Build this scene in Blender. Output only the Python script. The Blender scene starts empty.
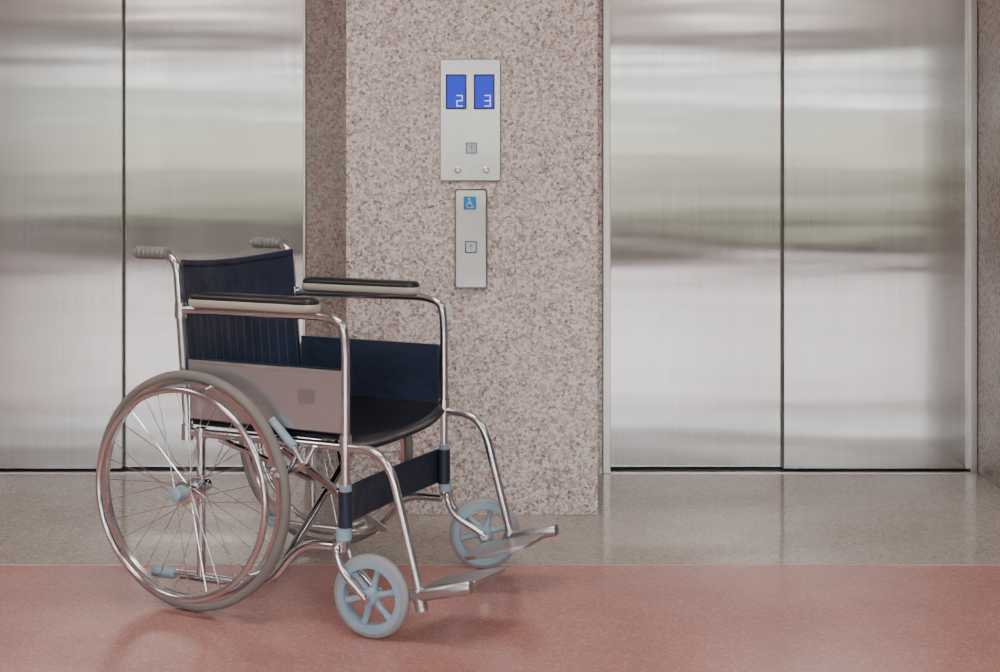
import bpy, bmesh, math, random
from mathutils import Vector, Matrix
random.seed(4)
scene = bpy.context.scene
COL = scene.collection
pi = math.pi

# ---------------------------------------------------------------- materials
def new_mat(name):
    m = bpy.data.materials.new(name); m.use_nodes = True
    nt = m.node_tree
    return m, nt, nt.nodes['Principled BSDF']
def pmat(name, col, rough=0.5, metal=0.0, **kw):
    m, nt, b = new_mat(name)
    b.inputs['Base Color'].default_value = (*col, 1)
    b.inputs['Roughness'].default_value = rough
    b.inputs['Metallic'].default_value = metal
    for k, v in kw.items():
        b.inputs[k.replace('_', ' ')].default_value = v
    return m
def nd(nt, t, **kw):
    n = nt.nodes.new(t)
    for k, v in kw.items(): setattr(n, k, v)
    return n
def ramp(nt, stops, interp='LINEAR'):
    r = nd(nt, 'ShaderNodeValToRGB'); cr = r.color_ramp; cr.interpolation = interp
    while len(cr.elements) > 1: cr.elements.remove(cr.elements[-1])
    cr.elements[0].position = stops[0][0]; cr.elements[0].color = (*stops[0][1], 1)
    for p, c in stops[1:]:
        e = cr.elements.new(p); e.color = (*c, 1)
    return r
def wpos(nt, scale=(1, 1, 1)):
    g = nd(nt, 'ShaderNodeNewGeometry'); mp = nd(nt, 'ShaderNodeMapping')
    mp.inputs['Scale'].default_value = scale
    nt.links.new(g.outputs['Position'], mp.inputs['Vector'])
    return mp.outputs['Vector']
def mix(nt, fac, a, b, blend='MIX'):
    n = nd(nt, 'ShaderNodeMix', data_type='RGBA', blend_type=blend)
    for sock, v in ((n.inputs[0], fac), (n.inputs[6], a), (n.inputs[7], b)):
        if isinstance(v, bpy.types.NodeSocket): nt.links.new(v, sock)
        elif isinstance(v, (int, float)): sock.default_value = v
        else: sock.default_value = (*v, 1)
    return n.outputs[2]

def speckle(name, stops, scale, rough, stops2=None, coat=0.0, var=0.15, bump=0.0, spec=0.5):
    m, nt, b = new_mat(name)
    v = wpos(nt)
    ns = nd(nt, 'ShaderNodeTexNoise'); ns.inputs['Scale'].default_value = scale * 0.7; ns.inputs['Detail'].default_value = 2
    nt.links.new(v, ns.inputs['Vector'])
    add = nd(nt, 'ShaderNodeVectorMath', operation='MULTIPLY_ADD')
    nt.links.new(ns.outputs['Color'], add.inputs[0]); add.inputs[1].default_value = (1.2 / scale,) * 3
    nt.links.new(v, add.inputs[2])
    vo = nd(nt, 'ShaderNodeTexVoronoi'); vo.inputs['Scale'].default_value = scale
    nt.links.new(add.outputs[0], vo.inputs['Vector'])
    sep = nd(nt, 'ShaderNodeSeparateColor'); nt.links.new(vo.outputs['Color'], sep.inputs[0])
    r = ramp(nt, stops, 'CONSTANT'); nt.links.new(sep.outputs[0], r.inputs[0])
    vo2 = nd(nt, 'ShaderNodeTexVoronoi'); vo2.inputs['Scale'].default_value = scale * 2.1
    nt.links.new(add.outputs[0], vo2.inputs['Vector'])
    sep2 = nd(nt, 'ShaderNodeSeparateColor'); nt.links.new(vo2.outputs['Color'], sep2.inputs[0])
    r2 = ramp(nt, stops2 or stops, 'CONSTANT'); nt.links.new(sep2.outputs[1], r2.inputs[0])
    c = mix(nt, 0.42, r.outputs[0], r2.outputs[0])
    n3 = nd(nt, 'ShaderNodeTexNoise'); n3.inputs['Scale'].default_value = 5; n3.inputs['Detail'].default_value = 4
    nt.links.new(v, n3.inputs['Vector'])
    rr = ramp(nt, [(0.3, (1 - var,) * 3), (0.7, (1, 1, 1))]); nt.links.new(n3.outputs[0], rr.inputs[0])
    c = mix(nt, 1.0, c, rr.outputs[0], 'MULTIPLY')
    nt.links.new(c, b.inputs['Base Color'])
    b.inputs['Roughness'].default_value = rough
    b.inputs['Coat Weight'].default_value = coat
    b.inputs['Coat Roughness'].default_value = 0.12
    b.inputs['Specular IOR Level'].default_value = spec
    return m

granite = speckle('granite_pink', [(0, (.54, .46, .43)), (.20, (.86, .83, .81)), (.46, (.42, .24, .20)), (.62, (.66, .53, .48)), (.77, (.15, .12, .115)), (.87, (.92, .90, .88))], 108, 0.22,
                  [(0, (.82, .78, .76)), (.33, (.40, .25, .21)), (.50, (.68, .59, .55)), (.77, (.13, .11, .105)), (.87, (.93, .91, .89))], var=.08)
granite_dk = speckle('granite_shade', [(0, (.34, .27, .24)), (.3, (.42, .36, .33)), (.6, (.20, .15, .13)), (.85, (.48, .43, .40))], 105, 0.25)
terrazzo = speckle('terrazzo_grey', [(0, (.49, .435, .39)), (.35, (.41, .36, .325)), (.6, (.54, .49, .445)), (.85, (.28, .245, .22)), (.93, (.66, .61, .57))], 125, 0.12, spec=0.85)
terrazzo_red = speckle('terrazzo_red', [(0, (.53, .25, .22)), (.4, (.48, .215, .19)), (.7, (.56, .28, .25)), (.92, (.60, .36, .33))], 140, 0.19, spec=0.6)

def brushed(name, col, rough, aniso, wav=.3, streak=0.0):
    m, nt, b = new_mat(name)
    b.inputs['Metallic'].default_value = 1
    v = wpos(nt, (260, 260, 1.2))
    ns = nd(nt, 'ShaderNodeTexNoise'); ns.inputs['Scale'].default_value = 1; ns.inputs['Detail'].default_value = 3
    nt.links.new(v, ns.inputs['Vector'])
    r = ramp(nt, [(.3, tuple(c * .86 for c in col)), (.7, col)]); nt.links.new(ns.outputs[0], r.inputs[0])
    nt.links.new(r.outputs[0], b.inputs['Base Color'])
    v2 = wpos(nt, (5, 5, .6)); n2 = nd(nt, 'ShaderNodeTexNoise'); n2.inputs['Scale'].default_value = 1
    nt.links.new(v2, n2.inputs['Vector'])
    mr = nd(nt, 'ShaderNodeMapRange'); mr.inputs[3].default_value = rough * .8; mr.inputs[4].default_value = rough * 1.2
    nt.links.new(n2.outputs[0], mr.inputs[0]); nt.links.new(mr.outputs[0], b.inputs['Roughness'])
    b.inputs['Anisotropic'].default_value = aniso
    cx = nd(nt, 'ShaderNodeCombineXYZ'); cx.inputs[0].default_value = 1
    nt.links.new(cx.outputs[0], b.inputs['Tangent'])
    v3 = wpos(nt, (.8, .8, 2.2)); n3 = nd(nt, 'ShaderNodeTexNoise'); n3.inputs['Scale'].default_value = 1.3; n3.inputs['Detail'].default_value = 1
    nt.links.new(v3, n3.inputs['Vector'])
    bp = nd(nt, 'ShaderNodeBump'); bp.inputs['Strength'].default_value = wav; bp.inputs['Distance'].default_value = .02
    nt.links.new(n3.outputs[0], bp.inputs['Height'])
    out = bp.outputs[0]
    if streak:
        v4 = wpos(nt, (.9, .9, 9)); n4 = nd(nt, 'ShaderNodeTexNoise'); n4.inputs['Scale'].default_value = 1; n4.inputs['Detail'].default_value = 1; n4.inputs['Roughness'].default_value = .4
        nt.links.new(v4, n4.inputs['Vector'])
        b4 = nd(nt, 'ShaderNodeBump'); b4.inputs['Strength'].default_value = 1; b4.inputs['Distance'].default_value = streak
        nt.links.new(n4.outputs[0], b4.inputs['Height']); nt.links.new(out, b4.inputs['Normal']); out = b4.outputs[0]
    nt.links.new(out, b.inputs['Normal'])
    return m
steel_door = brushed('brushed_steel_door', (.66, .65, .63), .145, .94, wav=.08, streak=.0013)
steel_jamb = brushed('brushed_steel_jamb', (.70, .69, .68), .3, .6)
steel_plate = brushed('brushed_steel_plate', (.54, .535, .53), .22, .5)
steel_dark = pmat('door_gap_dark', (.03, .03, .03), .6)
seal_grey = pmat('door_seal_grey', (.16, .155, .15), .6)
chrome = pmat('chrome', (.68, .715, .75), .15, 1)
alu = pmat('cast_aluminium', (.53, .55, .57), .36, 1)
def vinyl_mat(name, stripes):
    m, nt, b = new_mat(name)
    b.inputs['Roughness'].default_value = .42
    tc = nd(nt, 'ShaderNodeTexCoord')
    ns = nd(nt, 'ShaderNodeTexNoise'); ns.inputs['Scale'].default_value = 6; ns.inputs['Detail'].default_value = 3
    nt.links.new(tc.outputs['Object'], ns.inputs['Vector'])
    r = ramp(nt, [(.3, (.014, .021, .044)), (.7, (.024, .038, .080))]); nt.links.new(ns.outputs[0], r.inputs[0])
    c = r.outputs[0]
    if stripes:
        sx = nd(nt, 'ShaderNodeSeparateXYZ'); nt.links.new(tc.outputs['Object'], sx.inputs[0])
        mu = nd(nt, 'ShaderNodeMath', operation='MULTIPLY'); mu.inputs[1].default_value = 1 / .034; nt.links.new(sx.outputs[1], mu.inputs[0])
        fr = nd(nt, 'ShaderNodeMath', operation='PINGPONG'); fr.inputs[1].default_value = .5; nt.links.new(mu.outputs[0], fr.inputs[0])
        lt = nd(nt, 'ShaderNodeMath', operation='LESS_THAN'); lt.inputs[1].default_value = .035; nt.links.new(fr.outputs[0], lt.inputs[0])
        zz = nd(nt, 'ShaderNodeMath', operation='LESS_THAN'); zz.inputs[1].default_value = .745; nt.links.new(sx.outputs[2], zz.inputs[0])
        am = nd(nt, 'ShaderNodeMath', operation='MULTIPLY'); nt.links.new(lt.outputs[0], am.inputs[0]); nt.links.new(zz.outputs[0], am.inputs[1])
        c = mix(nt, am.outputs[0], c, (.085, .12, .20))
    nt.links.new(c, b.inputs['Base Color'])
    bp = nd(nt, 'ShaderNodeBump'); bp.inputs['Strength'].default_value = .6; bp.inputs['Distance'].default_value = .03
    nt.links.new(ns.outputs[0], bp.inputs['Height']); nt.links.new(bp.outputs[0], b.inputs['Normal'])
    return m
vinyl = vinyl_mat('navy_vinyl', False); vinyl_st = vinyl_mat('navy_vinyl_stitched', True)
seat_black = pmat('black_vinyl', (.010, .011, .016), .25)
pad_black = pmat('armpad_black', (.018, .016, .020), .35)
pad_cream = pmat('armpad_shell', (.50, .48, .42), .5)
grip_mat = pmat('grip_rubber', (.22, .25, .23), .5)
tire_mat = pmat('tire_grey', (.24, .228, .22), .6)
caster_tire = pmat('caster_tire', (.34, .38, .41), .5)
bluegrey = pmat('bluegrey_plastic', (.33, .48, .59), .4)
skirt_mat = pmat('skirt_panel_metal', (.54, .56, .58), .2, .72)
label_mat = pmat('label', (.22, .19, .19), .5)
white = pmat('white_paint', (.75, .74, .72), .6)
greywall = pmat('grey_wall_paint', (.38, .37, .36), .6)
rubber_blk = pmat('dark_screw', (.1, .1, .1), .4, .6)

# ---------------------------------------------------------------- mesh helpers
def obj_from(name, verts, faces, mat, parent=None, smooth=False):
    me = bpy.data.meshes.new(name); me.from_pydata([tuple(v) for v in verts], [], faces); me.update()
    bm = bmesh.new(); bm.from_mesh(me); bmesh.ops.recalc_face_normals(bm, faces=bm.faces[:]); bm.to_mesh(me); bm.free()
    if smooth:
        for p in me.polygons: p.use_smooth = True
    o = bpy.data.objects.new(name, me); COL.objects.link(o)
    if mat: me.materials.append(mat)
    if parent: o.parent = parent
    return o
def box(name, x0, x1, y0, y1, z0, z1, mat, parent=None, bevel=0):
    vs = [(x, y, z) for x in (x0, x1) for y in (y0, y1) for z in (z0, z1)]
    fs = [(0, 1, 3, 2), (4, 6, 7, 5), (0, 4, 5, 1), (2, 3, 7, 6), (0, 2, 6, 4), (1, 5, 7, 3)]
    o = obj_from(name, vs, fs, mat, parent)
    if bevel:
        md = o.modifiers.new('bev', 'BEVEL'); md.width = bevel; md.segments = 3
    return o
def fillet(pts, rad, n=7):
    pts = [Vector(p) for p in pts]; out = [pts[0]]
    for i in range(1, len(pts) - 1):
        a, b, c = pts[i - 1], pts[i], pts[i + 1]
        r = rad if not isinstance(rad, (list, tuple)) else rad[i - 1]
        d1 = (a - b); d2 = (c - b)
        r1 = min(r, d1.length * .49); r2 = min(r, d2.length * .49)
        p1 = b + d1.normalized() * r1; p2 = b + d2.normalized() * r2
        for k in range(n + 1):
            t = k / n
            out.append(p1 * (1 - t) ** 2 + b * 2 * t * (1 - t) + p2 * t * t)
    out.append(pts[-1]); return out
def sweep_data(path, r, seg=14, cyclic=False, prof=None):
    path = [Vector(p) for p in path]; n = len(path); verts = []; faces = []
    tan = []
    for i in range(n):
        if cyclic: t = path[(i + 1) % n] - path[i - 1]
        else: t = path[min(i + 1, n - 1)] - path[max(i - 1, 0)]
        tan.append(t.normalized())
    up = Vector((0, 0, 1)) if abs(tan[0].z) < .9 else Vector((0, 1, 0))
    nrm = (up - tan[0] * up.dot(tan[0])).normalized()
    prof = prof or [(math.cos(2 * pi * k / seg), math.sin(2 * pi * k / seg)) for k in range(seg)]
    seg = len(prof)
    for i in range(n):
        nrm = (nrm - tan[i] * nrm.dot(tan[i])).normalized(); bn = tan[i].cross(nrm)
        rr = r[i] if isinstance(r, (list, tuple)) else r
        for a, b2 in prof: verts.append(path[i] + (nrm * a + bn * b2) * rr)
    for i in range(n if cyclic else n - 1):
        j = (i + 1) % n
        for k in range(seg):
            faces.append((i * seg + k, i * seg + (k + 1) % seg, j * seg + (k + 1) % seg, j * seg + k))
    if not cyclic:
        faces.append(tuple(range(seg))[::-1]); faces.append(tuple((n - 1) * seg + k for k in range(seg)))
    return verts, faces
class Acc:
    def __init__(s): s.v = []; s.f = []
    def add(s, d):
        o = len(s.v); s.v += list(d[0]); s.f += [tuple(i + o for i in f) for f in d[1]]
    def obj(s, name, mat, parent, smooth=True):
        o = obj_from(name, s.v, s.f, mat, parent, smooth)
        if smooth:
            md = o.modifiers.new('es', 'EDGE_SPLIT'); md.split_angle = math.radians(45)
        return o
def tube(name, pts, r, mat, parent, rad=.04, cyclic=False, seg=14):
    a = Acc(); a.add(sweep_data(fillet(pts, rad) if len(pts) > 2 and rad else pts, r, seg, cyclic)); return a.obj(name, mat, parent)
def lathe_data(center, prof, seg=64, axis='Y'):
    verts = []; faces = []; n = len(prof); c = Vector(center)
    for i in range(seg):
        a = 2 * pi * i / seg
        for r, w in prof:
            if axis == 'Y': verts.append(c + Vector((r * math.cos(a), w, r * math.sin(a))))
            elif axis == 'Z': verts.append(c + Vector((r * math.cos(a), r * math.sin(a), w)))
            else: verts.append(c + Vector((w, r * math.cos(a), r * math.sin(a))))
    for i in range(seg):
        j = (i + 1) % seg
        for k in range(n):
            l = (k + 1) % n
            faces.append((i * n + k, i * n + l, j * n + l, j * n + k))
    return verts, faces
def cyl_data(a, b, r, seg=16): return sweep_data([a, b], r, seg)
def circ_prof(R, r, n=12, ell=1.0): return [(R + r * math.cos(2 * pi * k / n), r * ell * math.sin(2 * pi * k / n)) for k in range(n)]
def empty(name, loc=(0, 0, 0), rz=0):
    e = bpy.data.objects.new(name, None); COL.objects.link(e); e.location = loc; e.rotation_euler = (0, 0, rz); e.empty_display_size = .1
    return e

# ---------------------------------------------------------------- room shell
XW = 6.5; YB = -8.0; CZ = 2.9
PF = 4.126; WY = 4.690; DY = 4.714; LINE = 3.604
box('floor', -XW, XW, YB, LINE, -.1, 0, terrazzo_red)
box('floor_lift_lobby', -XW, XW, LINE, 5.2, -.1, 0, terrazzo)
box('trim_floor_joint', -XW, XW, LINE - .003, LINE + .003, -.02, .0006, pmat('joint_strip', (.66, .48, .43), .3))
box('ceiling', -XW, XW, YB, 5.2, CZ, CZ + .1, white)
box('wall_left', -XW - .1, -XW, YB, 5.2, 0, CZ, greywall)
box('wall_right', XW, XW + .1, YB, 5.2, 0, CZ, greywall)
box('wall_back_lift_shaft', -XW, XW, 5.0, 5.2, 0, CZ, granite_dk)
DH = 2.12
doorsL = (-2.085, -.727); doorsR = (.408, 1.736)
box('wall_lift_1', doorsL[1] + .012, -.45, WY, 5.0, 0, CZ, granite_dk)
box('wall_lift_2', .25, doorsR[0] - .03, WY, 5.0, 0, CZ, granite)
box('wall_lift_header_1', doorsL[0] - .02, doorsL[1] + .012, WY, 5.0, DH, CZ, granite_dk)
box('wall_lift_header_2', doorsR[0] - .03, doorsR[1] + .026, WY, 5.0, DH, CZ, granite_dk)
box('wall_pillar_mid', -.5, .318, PF, 5.0, 0, CZ, granite, bevel=.003)
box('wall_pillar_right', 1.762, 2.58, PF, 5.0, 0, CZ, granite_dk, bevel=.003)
box('wall_pillar_left', -3.0, doorsL[0] - .02, PF, 5.0, 0, CZ, granite, bevel=.003)
box('wall_front_right', 2.58, XW, WY, 5.0, 0, CZ, granite)
box('wall_front_left', -XW, -3.0, WY, 5.0, 0, CZ, granite)

def lift(name, x0, x1, seam, front_right, jl, jr):
    e = empty(name)
    yl, yr = (DY + .03, DY) if front_right else (DY, DY + .03)
    box('door_leaf_1', x0, seam + (.02 if front_right else -.001), yl, yl + .028, .012, DH, steel_door, e, .0015)
    box('door_leaf_2', seam + (.001 if front_right else -.02), x1, yr, yr + .028, .012, DH, steel_door, e, .0015)
    if front_right: box('leaf_edge_seal', seam - .0035, seam + .003, DY + .012, DY + .0305, .012, DH, seal_grey, e)
    else: box('leaf_edge_seal', seam - .003, seam + .0015, DY + .018, DY + .0305, .012, DH, seal_grey, e)
    box('shaft_gap', x0 - .02, x1 + .02, DY + .062, DY + .07, 0, DH, steel_dark, e)
    box('sill', x0, x1, WY, DY + .07, -.01, .004, steel_jamb, e)
    box('sill_groove', x0, x1, DY - .006, DY + .034, .003, .0052, steel_dark, e)
    box('jamb_left', x0 - jl, x0, WY - .004, DY + .07, 0, DH, steel_jamb, e, .002)
    box('jamb_right', x1, x1 + jr, WY - .004, DY + .07, 0, DH, steel_jamb, e, .002)
    box('jamb_head', x0 - jl, x1 + jr, WY - .004, DY + .07, DH, DH + .03, steel_jamb, e, .002)
lift('elevator_door', doorsL[0], doorsL[1], -1.402, False, .018, .010)
lift('elevator_door', doorsR[0], doorsR[1], 1.053, True, .028, .024)

# entrance side: glazed opening, columns, greenery and a low building outside
WT = 2.62
plinth = pmat('dark_plinth', (.06, .05, .05), .4)
box('wall_entrance_lintel', -XW, XW, YB - .2, YB, WT, CZ + .1, pmat('lintel_paint', (.5, .5, .5), .6))
box('wall_entrance_sill', -XW, XW, YB - .2, YB, 0, .28, plinth)
for i, x in enumerate((-6.3, -3.3, 3.4, 6.3)):
    box('wall_entrance_column', x - .2, x + .2, YB - .25, YB + .05, 0, WT, pmat('column_paint', (.35, .33, .30), .5))
fr = pmat('window_frame', (.10, .10, .10), .4, .5)
for i, (a, b2) in enumerate(((-6.1, -3.5), (-3.1, 3.2), (3.6, 6.1))):
    w = empty('window_%d' % (i + 1))
    box('frame_top', a, b2, YB - .12, YB - .06, WT - .03, WT, fr, w)
    box('frame_transom', a, b2, YB - .12, YB - .06, 2.38, 2.46, fr, w)
    box('frame_midrail', a, b2, YB - .12, YB - .06, 1.02, 1.08, fr, w)
    box('frame_bottom', a, b2, YB - .12, YB - .06, .28, .33, fr, w)
    n = 3 if b2 - a < 4 else 5
    for k in range(n):
        xx = a + .02 + (b2 - a - .04) * k / (n - 1)
        box('mullion', xx - .02, xx + .02, YB - .12, YB - .06, .33, WT - .03, fr, w)
box('ground_outside', -60, 60, -70, YB - .2, -.15, -.02, pmat('grass', (.21, .205, .16), .9))
fe = empty('building_outside')
box('facade', -50, 50, -42, -40, 0, 4.6, pmat('facade_paint', (.27, .27, .265), .8), fe)
box('window_band', -50, 50, -40, -39.9, 3.0, 3.5, pmat('facade_band', (.13, .135, .14), .8), fe)
def hedge(name, y0, hgt0, wd, col, seed):
    random.seed(seed)
    hb = bmesh.new(); bmesh.ops.create_grid(hb, x_segments=160, y_segments=8, size=.5)
    for v in hb.verts:
        x = v.co.x * 90; ang = (v.co.y + .5) * pi; h = hgt0 * (1 + .10 * math.sin(x * .5 + seed) + .06 * math.sin(x * 1.7 + 1))
        v.co = Vector((x, y0 - wd * math.cos(ang) + .15 * random.random(), max(-.02, h * math.sin(ang) + .12 * random.random() - .03)))
    me = bpy.data.meshes.new(name); hb.to_mesh(me); hb.free()
    ho = bpy.data.objects.new(name, me); COL.objects.link(ho); me.materials.append(pmat(name + '_leaves', col, .9))
hedge('hedge', -16, .95, .7, (.105, .10, .07), 3)
hedge('tree_line', -28, 2.5, 1.6, (.205, .19, .14), 8)

# unseen ceiling lamps, placed to light the lobby
lampm, nt, b = new_mat('lamp_diffuser'); b.inputs['Emission Color'].default_value = (1, .965, .91, 1); b.inputs['Emission Strength'].default_value = 12.3
for i, (x, y) in enumerate([(x, y) for y in (2.4, -.6, -4.2) for x in (-3.2, -.4, 2.6)]):
    e = empty('ceiling_light', (x, y, CZ))
    box('housing', -.62, .62, -.32, .32, -.03, 0, alu, e)
    box('diffuser', -.6, .6, -.3, .3, -.034, -.029, lampm, e)
sun = bpy.data.lights.new('sun', 'SUN'); sun.energy = 11; sun.angle = .02; sun.color = (1, .95, .85)  # added to brighten facade and trees for the door reflections
so = bpy.data.objects.new('sun', sun); COL.objects.link(so); so.rotation_euler = (math.radians(-48), 0, math.radians(15))

# world
w = bpy.data.worlds.new('World'); scene.world = w; w.use_nodes = True
nt = w.node_tree; bg = nt.nodes['Background']
g = nd(nt, 'ShaderNodeTexCoord'); sx = nd(nt, 'ShaderNodeSeparateXYZ'); nt.links.new(g.outputs['Generated'], sx.inputs[0])
r = ramp(nt, [(0, (.35, .34, .30)), (.5, (.99, .98, .96)), (.6, (.90, .94, .98)), (1, (.6, .76, 1.0))])
mr = nd(nt, 'ShaderNodeMapRange'); mr.inputs[1].default_value = -1; nt.links.new(sx.outputs[2], mr.inputs[0]); nt.links.new(mr.outputs[0], r.inputs[0])
nt.links.new(r.outputs[0], bg.inputs[0]); bg.inputs[1].default_value = 8.6

# ---------------------------------------------------------------- call panels
def rrect(cx, cz, w_, h_, r_, n=6):
    out = []
    for (sx_, sz_, a0) in ((1, 1, 0), (-1, 1, pi / 2), (-1, -1, pi), (1, -1, 1.5 * pi)):
        for k in range(n + 1):
            a = a0 + k / n * pi / 2
            out.append((cx + sx_ * (w_ / 2 - r_) + r_ * math.cos(a), cz + sz_ * (h_ / 2 - r_) + r_ * math.sin(a)))
    return out
def plate(name, cx, cz, w_, h_, r_, y0, th, mat, parent, bevel=.0):
    o = rrect(cx, cz, w_, h_, r_); n = len(o)
    o2 = rrect(cx, cz, w_ - 2 * bevel, h_ - 2 * bevel, max(r_ - bevel, .0004)) if bevel else o
    vs = [(x, y0, z) for x, z in o] + [(x, y0 - th + bevel, z) for x, z in o]
    fs = [(k, (k + 1) % n, n + (k + 1) % n, n + k) for k in range(n)]
    if bevel:
        vs += [(x, y0 - th, z) for x, z in o2]
        fs += [(n + k, n + (k + 1) % n, 2 * n + (k + 1) % n, 2 * n + k) for k in range(n)]
        fs.append(tuple(range(2 * n, 3 * n)))
    else: fs.append(tuple(range(n, 2 * n)))
    fs.append(tuple(range(n)))
    return obj_from(name, vs, fs, mat, parent)
def strokes(name, segs, t, y0, th, mat, parent):
    vs = []; fs = []
    for x0, z0, x1, z1 in segs:
        d = Vector((x1 - x0, z1 - z0)); d.normalize(); nn = Vector((-d.y, d.x)) * t / 2; d = d * t / 2
        q = [(x0 - d.x + nn.x, z0 - d.y + nn.y), (x1 + d.x + nn.x, z1 + d.y + nn.y), (x1 + d.x - nn.x, z1 + d.y - nn.y), (x0 - d.x - nn.x, z0 - d.y - nn.y)]
        b0 = len(vs); vs += [(x, y0, z) for x, z in q] + [(x, y0 - th, z) for x, z in q]
        fs += [(b0, b0 + 1, b0 + 5, b0 + 4), (b0 + 1, b0 + 2, b0 + 6, b0 + 5), (b0 + 2, b0 + 3, b0 + 7, b0 + 6), (b0 + 3, b0, b0 + 4, b0 + 7), (b0 + 4, b0 + 5, b0 + 6, b0 + 7), (b0, b0 + 3, b0 + 2, b0 + 1)]
    return obj_from(name, vs, fs, mat, parent)
def arrow(cx, cz, s, y0, mat, parent):
    strokes('arrow', [(cx, cz - s, cx, cz + s), (cx, cz + s, cx - s * .7, cz + s * .2), (cx, cz + s, cx + s * .7, cz + s * .2)], s * .25, y0, .0006, mat, parent)
def emis(name, col, st):
    m, nt, b = new_mat(name); b.inputs['Base Color'].default_value = (*[c * .1 for c in col], 1)
    b.inputs['Emission Color'].default_value = (*col, 1); b.inputs['Emission Strength'].default_value = st; b.inputs['Roughness'].default_value = .35; b.inputs['Specular IOR Level'].default_value = .2; return m
blue_scr = emis('lcd_blue', (.045, .07, .95), .8); digit = emis('lcd_digit', (.75, .82, 1), 1.6)
sign_blue = pmat('sign_blue', (.0, .26, .74), .4); dk = pmat('dark_bezel', (.01, .012, .05), .3); btn = pmat('button_steel', (.42, .46, .52), .35, .8)
inkblue = pmat('arrow_ink', (.04, .07, .18), .5)
ep = empty('elevator_call_panel', (-.096, PF, 1.282))
plate('faceplate', 0, 0, .198, .396, .006, 0, .012, steel_plate, ep, .003)
for cx in (-.046, .045):
    plate('display_bezel', cx, .091, .068, .114, .002, -.0118, .0016, dk, ep)
    plate('display_screen', cx, .091, .058, .104, .001, -.0132, .0010, blue_scr, ep)
def dig(cx, cz, s, segs, y0, parent):
    P = {'a': (-1, 2, 1, 2), 'b': (1, 2, 1, 0), 'c': (1, 0, 1, -2), 'd': (-1, -2, 1, -2), 'e': (-1, 0, -1, -2), 'f': (-1, 2, -1, 0), 'g': (-1, 0, 1, 0)}
    strokes('digit', [tuple((cx if i % 2 == 0 else cz) + P[k][i] * s for i in range(4)) for k in segs], s * .32, y0, .0005, digit, parent)
dig(-.035, .062, .0085, 'abged', -.0141, ep); dig(.056, .062, .0085, 'abgcd', -.0141, ep)
plate('call_button_rim', .003, -.091, .036, .036, .003, -.0118, .002, dk, ep); plate('call_button', .003, -.091, .031, .031, .003, -.0118, .004, btn, ep, .001)
arrow(.003, -.091, .008, -.0157, inkblue, ep)
for cx in (-.040, .051):
    a = Acc(); a.add(sweep_data([(cx, -.012, -.163), (cx, -.016, -.163), (cx, -.018, -.163)], [.011, .011, .007], 24)); a.obj('screw', chrome, ep)
    strokes('screw_slot', [(cx - .004, -.163, cx + .004, -.163)], .0018, -.0178, .0006, rubber_blk, ep)
el = empty('accessible_call_panel', (-.094, PF, .898))
plate('faceplate', 0, 0, .106, .322, .012, 0, .022, steel_plate, el, .005)
plate('accessibility_sign', -.003, .115, .041, .043, .002, -.0218, .0012, sign_blue, el)
wm = pmat('sign_white', (.85, .88, .9), .5)
cx, cz, s = -.003, .113, .0045
arc = [(cx - .3 * s + 2 * s * math.cos(a), cz - .9 * s + 2 * s * math.sin(a)) for a in [math.radians(d) for d in range(120, 361, 30)]]
segs = [(arc[i][0], arc[i][1], arc[i + 1][0], arc[i + 1][1]) for i in range(len(arc) - 1)]
segs += [(cx - .6 * s, cz + 2.3 * s, cx - .3 * s, cz - .1 * s), (cx - .3 * s, cz - .1 * s, cx + 1.3 * s, cz - .1 * s), (cx + 1.3 * s, cz - .1 * s, cx + 2.1 * s, cz - 2.4 * s), (cx + 2.1 * s, cz - 2.4 * s, cx + 2.9 * s, cz - 2.1 * s), (cx - .45 * s, cz + 1.2 * s, cx + 1 * s, cz + 1.2 * s)]
strokes('wheelchair_symbol', segs, s * .6, -.0229, .0005, wm, el)
a = Acc(); a.add(sweep_data([(cx - .6 * s, -.0228, cz + 3.4 * s), (cx - .6 * s, -.0236, cz + 3.4 * s)], s * .75, 14)); a.obj('symbol_head', wm, el)
plate('call_button_rim', 0, -.027, .038, .038, .003, -.0218, .002, dk, el); plate('call_button', 0, -.027, .032, .032, .003, -.0218, .004, btn, el, .001)
arrow(0, -.027, .008, -.0257, inkblue, el)

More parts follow.
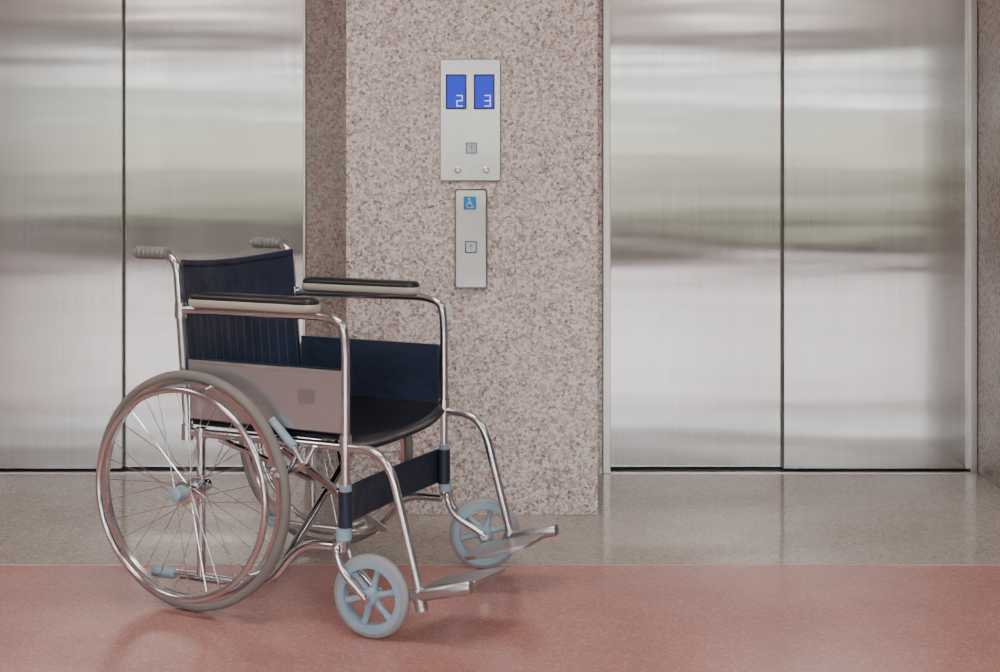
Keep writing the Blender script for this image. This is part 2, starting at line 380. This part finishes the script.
# ---------------------------------------------------------------- wheelchair
WC = empty('wheelchair', (-.645, 3.508, 0), math.radians(-25.2))
FW = .2575; WW = .3075; AX = -.015; AZ = .305; TR = .0112
def p(u, s, z, w_=FW): return (u, s * w_, z)
for s, tag in ((-1, 'near'), (1, 'far')):
    tube('push_handle_tube', [p(-.060, s, .43), p(-.10, s, .902), p(-.235, s, .902)], TR, chrome, WC, .055)
    tube('axle_post', [p(AX - .004, s, .068), p(AX - .004, s, .445)], TR, chrome, WC)
    tube('seat_rail_footrest_hanger', [p(-.065, s, .44), p(.50, s, .445), p(.545, s, .405), p(.632, s, .092)], TR, chrome, WC, [.05, .045])
    tube('base_rail', [p(-.165, s, .066), p(.19, s, .072), p(.285, s, .195), p(.41, s, .20)], TR, chrome, WC, .07)
    tube('armrest_tube', [p(-.082, s, .757), p(.405, s, .762), p(.418, s, .70), p(.418, s, .215)], TR, chrome, WC, [.085, .05])
    a = Acc()
    a.add(cyl_data(p(-.085, s, .735), p(-.085, s, .775), .016)); a.add(cyl_data(p(.418, s, .43), p(.418, s, .475), .0155)); a.add(cyl_data(p(-.063, s, .42), p(-.063, s, .462), .0155)); a.add(cyl_data(p(AX - .004, s, .425), p(AX - .004, s, .455), .0145))
    a.add(cyl_data((AX, s * (FW - .012), AZ), (AX, s * (WW + .03), AZ), .008)); a.add(cyl_data((AX, s * (FW - .018), AZ), (AX, s * (FW + .02), AZ), .017))
    a.obj('clamps', chrome, WC)
    path = []; rr = []
    for k in range(41):
        t = k / 40; path.append(p(-.125 - .105 * t, s, .902)); rr.append(.0160 + .0018 * math.cos(t * 2 * pi * 7) - (.004 if k in (0, 40) else 0))
    a = Acc(); a.add(sweep_data(path, rr, 18)); a.obj('hand_grip', grip_mat, WC)
    a = Acc(); a.add(sweep_data([p(-.175, s, .066), p(-.170, s, .066), p(-.105, s, .067), p(-.10, s, .067)], [.010, .015, .015, .0125], 16)); a.obj('tipping_lever_tip', bluegrey, WC)
    def stad(u0, u1, hw, z, n=8):
        pts = []
        rr_ = hw * .85
        for (cu, cw, a0) in ((u1 - rr_, hw - rr_, 0), (u0 + rr_, hw - rr_, pi / 2), (u0 + rr_, -hw + rr_, pi), (u1 - rr_, -hw + rr_, 1.5 * pi)):
            for k in range(n + 1):
                an = a0 + k / n * pi / 2; pts.append((cu + rr_ * math.cos(an), s * FW + cw + rr_ * math.sin(an), z))
        return pts
    def loft(name, rings, mat):
        n = len(rings[0]); vs = [v for r_ in rings for v in r_]; fs = []
        for i in range(len(rings) - 1):
            fs += [(i * n + k, i * n + (k + 1) % n, (i + 1) * n + (k + 1) % n, (i + 1) * n + k) for k in range(n)]
        fs.append(tuple(range(n))[::-1]); fs.append(tuple((len(rings) - 1) * n + k for k in range(n)))
        o = obj_from(name, vs, fs, mat, WC, True); md = o.modifiers.new('es', 'EDGE_SPLIT'); md.split_angle = math.radians(50)
    U0, U1 = -.050, .338
    loft('armrest_shell', [stad(U0 + .004, U1 - .004, .026, .769), stad(U0, U1, .029, .773), stad(U0, U1, .029, .786), stad(U0 + .002, U1 - .002, .027, .788)], pad_cream)
    loft('armrest_pad', [stad(U0 + .003, U1 - .003, .027, .786), stad(U0 + .002, U1 - .002, .0275, .793), stad(U0 + .006, U1 - .006, .024, .801), stad(U0 + .016, U1 - .016, .016, .805)], pad_black)
    def sheet(name, w0, w1, u0, u1, z0, z1, mat, bv=.001):
        y0, y1 = sorted((s * w0, s * w1)); return box(name, u0, u1, y0, y1, z0, z1, mat, WC, bv)
    sheet('side_panel', .262, .2645, -.055, .423, .478, .628, skirt_mat)
    sheet('side_panel_hem', .2605, .266, -.055, .423, .622, .630, skirt_mat, .002)
    sheet('side_panel_lining', .242, .2455, -.05, .408, .468, .632, vinyl)
    sheet('side_panel_label', .2646, .2652, .285, .335, .545, .578, label_mat, 0)
    cw = s * WW
    a = Acc(); a.add(lathe_data((AX, cw, AZ), circ_prof(.2925, .0125, 14, 1.1), 96)); a.obj('rear_tire', tire_mat, WC)
    a = Acc(); a.add(lathe_data((AX, cw, AZ), [(.283, -.010), (.283, .010), (.270, .008), (.266, 0), (.270, -.008)], 96))
    a.add(lathe_data((AX, s * (WW + .042), AZ), circ_prof(.262, .0088, 12), 96))
    for k in range(6):
        an = k * pi / 3 + .3; c_, s_ = math.cos(an), math.sin(an)
        a.add(sweep_data([(AX + .262 * c_, s * (WW + .042), AZ + .262 * s_), (AX + .270 * c_, s * (WW + .02), AZ + .270 * s_), (AX + .272 * c_, s * WW, AZ + .272 * s_)], .004, 8))
    a.add(lathe_data((AX, cw, AZ), [(.0075, -.032), (.017, -.032), (.028, -.028), (.028, -.024), (.014, -.020), (.014, .020), (.028, .024), (.028, .028), (.017, .032), (.0075, .032)], 32))
    a.obj('rear_wheel_rim_and_handrim', chrome, WC)
    a = Acc()
    N = 32
    for k in range(N):
        an = 2 * pi * k / N; side = 1 if k % 2 else -1; off = (1.15 if (k // 2) % 2 else -1.15)
        h = an + off
        a.add(cyl_data((AX + .026 * math.cos(h), cw + side * .026, AZ + .026 * math.sin(h)), (AX + .270 * math.cos(an), cw + side * .003, AZ + .270 * math.sin(an)), .0012, 6))
    a.obj('spokes', chrome, WC)
    a = Acc(); a.add(sweep_data([(AX, s * (WW + .030), AZ), (AX, s * (WW + .036), AZ), (AX, s * (WW + .058), AZ), (AX, s * (WW + .062), AZ)], [.020, .020, .017, .011], 24)); a.obj('hub_cap', bluegrey, WC)
    # caster assembly, built about the stem axis then swivelled
    sw = empty('caster_assembly', (.418, s * (.280 if s < 0 else .272), 0), math.radians(3 if s < 0 else 24)); sw.parent = WC
    cu, cwz, cz_ = (.085 if s < 0 else .108), 0, .10
    a = Acc(); a.add(lathe_data((cu, cwz, cz_), [(.100, 0), (.0985, .008), (.093, .0125), (.084, .013), (.082, .010), (.082, -.010), (.084, -.013), (.093, -.0125), (.0985, -.008)], 64)); a.obj('caster_tire', caster_tire, sw)
    a = Acc(); a.add(lathe_data((cu, cwz, cz_), [(.086, .0145), (.070, .0145), (.068, .010), (.068, -.010), (.070, -.0145), (.086, -.0145)], 64))
    a.add(lathe_data((cu, cwz, cz_), [(.006, .021), (.018, .021), (.022, .014), (.022, -.014), (.018, -.021), (.006, -.021)], 32))
    for k in range(6):
        an = k * pi / 3 + .25; c_, s_ = math.cos(an), math.sin(an)
        n_ = 6
        path = [(cu + (.018 + .054 * t / n_) * c_, cwz, cz_ + (.018 + .054 * t / n_) * s_) for t in range(n_ + 1)]
        a.add(sweep_data(path, [.0095 - .002 * math.sin(pi * t / n_) for t in range(n_ + 1)], 10))
    a.obj('caster_wheel', bluegrey, sw)
    a = Acc()
    a.add(cyl_data((cu, -.034, cz_), (cu, .034, cz_), .006)); a.add(cyl_data((cu, -.036, cz_), (cu, -.030, cz_), .011)); a.add(cyl_data((cu, .030, cz_), (cu, .036, cz_), .011))
    for sd in (-1, 1):
        a.add(sweep_data(fillet([(0, sd * .006, .216), (.002, sd * .028, .208), (.018, sd * .028, .160), (cu, sd * .028, cz_)], .03), .009, 12))
    a.add(cyl_data((0, 0, .200), (0, 0, .224), .020, 20))
    a.obj('caster_fork', chrome, sw)
    a = Acc(); a.add(cyl_data((.418, s * .264, .222), (.418, s * .264, .250), .0185, 20)); a.add(cyl_data((.418, s * FW, .335), (.418, s * FW, .352), .0150, 20)); a.obj('fork_sleeve', bluegrey, WC)
    a = Acc(); a.add(cyl_data((.418, s * FW, .246), (.418, s * FW, .335), .0135, 20)); a.obj('fork_housing', chrome, WC)
    # footrest
    a = Acc()
    a.add(sweep_data([p(.605, s, .108), p(.61, s, .110), p(.755, s, .152), p(.76, s, .153)], [.013, .0165, .0165, .013], 20))
    a.add(cyl_data(p(.630, s, .078), p(.619, s, .130), .0155, 16))
    a.obj('footplate_hinge', alu, WC)
    def fz(u): return .108 + (u - .605) * .28
    cor = [(.575, .236), (.750, .236), (.785, .085), (.60, .075)] if s < 0 else [(.550, .236), (.750, .236), (.735, .115), (.555, .085)]
    ring = fillet([Vector((u, w_, 0)) for u, w_ in cor + cor[:1]], .045, 6)
    c0, c1, cl = Vector((*cor[0], 0)), Vector((*cor[1], 0)), Vector((*cor[3], 0))
    q1 = c0 + (cl - c0).normalized() * .03; q2 = c0 + (c1 - c0).normalized() * .03
    ring = ring[1:-1]; ring += [q1 * (1 - t) ** 2 + c0 * 2 * t * (1 - t) + q2 * t * t for t in (0, .25, .5, .75, 1)]
    n = len(ring)
    tilt = .04 if s < 0 else .02
    vs = [(v.x, s * v.y, fz(v.x) + .005 - (.236 - v.y) * tilt) for v in ring] + [(v.x, s * v.y, fz(v.x) - .006 - (.236 - v.y) * tilt) for v in ring]
    fs = [tuple(range(n)), tuple(range(n, 2 * n))[::-1]] + [(k, (k + 1) % n, n + (k + 1) % n, n + k) for k in range(n)]
    o = obj_from('footplate', vs, fs, alu, WC); md = o.modifiers.new('b', 'BEVEL'); md.width = .002; md.segments = 2; md.limit_method = 'ANGLE'
    # brake
    bw = .2825
    tube('brake_grip', [(.217, s * bw, .500), (.285, s * bw, .438)], .0105, bluegrey, WC, 0)
    a = Acc(); a.add(cyl_data((.28, s * bw, .442), (.315, s * bw, .392), .0055, 10)); a.add(cyl_data((.315, s * bw, .392), (.335, s * (FW + .012), .44), .006, 10)); a.add(cyl_data((.315, s * bw, .392), (.262, s * bw, .372), .006, 10))
    a.add(cyl_data((.262, s * (FW + .005), .372), (.262, s * (WW + .015), .372), .0075, 12)); a.add(cyl_data((.315, s * (bw - .008), .392), (.315, s * (bw + .01), .392), .011, 14)); a.add(cyl_data((.262, s * (bw - .01), .372), (.29, s * (FW + .004), .435), .006, 10))
    a.obj('brake_linkage', chrome, WC)
a = Acc()
a.add(cyl_data((.200, -FW, .085), (.200, FW, .43), TR)); a.add(cyl_data((.224, FW, .09), (.224, -FW, .43), TR))
a.add(cyl_data((.185, 0, .258), (.240, 0, .258), .009))
a.add(cyl_data((.04, FW, .43), (.200, .07, .30), .008)); a.add(cyl_data((.04, -FW, .43), (.200, -.07, .30), .008))
for s in (-1, 1): a.add(cyl_data((.10, s * (FW - .02), .448), (.34, s * (FW - .02), .448), TR))
a.obj('cross_brace', chrome, WC)
def grid_sheet(name, fn, nu, nv, th, mat):
    vs = [fn(i / nu, j / nv) for i in range(nu + 1) for j in range(nv + 1)]
    fs = [(i * (nv + 1) + j, (i + 1) * (nv + 1) + j, (i + 1) * (nv + 1) + j + 1, i * (nv + 1) + j + 1) for i in range(nu) for j in range(nv)]
    o = obj_from(name, vs, fs, mat, WC, True)
    md = o.modifiers.new('s', 'SOLIDIFY'); md.thickness = th; md.offset = 0
    md = o.modifiers.new('b', 'BEVEL'); md.width = th * .4; md.segments = 3; md.limit_method = 'ANGLE'
    return o
def fseat(a_, b_):
    w_ = -1 + 2 * b_; u = -.055 + .48 * a_ + .012 * (1 - w_ * w_) * (1 if a_ > .5 else 0)
    drop = .022 * max(0, (a_ - .93) / .07) ** 2
    return (u, w_ * .250, .466 - .024 * (1 - w_ ** 4) - drop)
grid_sheet('seat_sling', fseat, 40, 24, .012, seat_black)
def fback(a_, b_):
    w_ = -1 + 2 * b_; z = .468 + (.886 - .468) * a_
    z -= .014 * (1 - w_ * w_) * a_
    u = -.060 - .04 * (z - .43) / .475
    wr = .0015 * math.sin(w_ * 22) * (1 - a_)
    return (u + .010 - .035 * (1 - w_ * w_) + wr, w_ * (FW - .006), z)
grid_sheet('backrest', fback, 26, 40, .009, vinyl_st)
def fhem(a_, b_):
    q = fback(.955 + .045 * a_, b_); return (q[0] + .0025, q[1], q[2] + .0015)
grid_sheet('backrest_hem', fhem, 3, 40, .012, vinyl)
def fcalf(a_, b_):
    w_ = -1 + 2 * b_; return (.402 - .035 * (1 - w_ * w_), w_ * FW, .243 + .095 * a_ - .012 * (1 - w_ * w_))
grid_sheet('calf_strap', fcalf, 6, 24, .006, vinyl)
a2 = Acc()
for s in (-1, 1): a2.add(sweep_data([p(.418, s, .243), p(.418, s, .338)], .0175, 18))
a2.obj('calf_strap_loops', vinyl, WC)

# ---------------------------------------------------------------- camera
cam = bpy.data.cameras.new('camera'); co = bpy.data.objects.new('camera', cam); COL.objects.link(co)
co.location = (0, 0, 1.12); co.rotation_euler = (pi / 2, 0, 0)
cam.sensor_width = 36; cam.lens = 45.76; cam.shift_y = -.166; cam.clip_end = 200
scene.camera = co
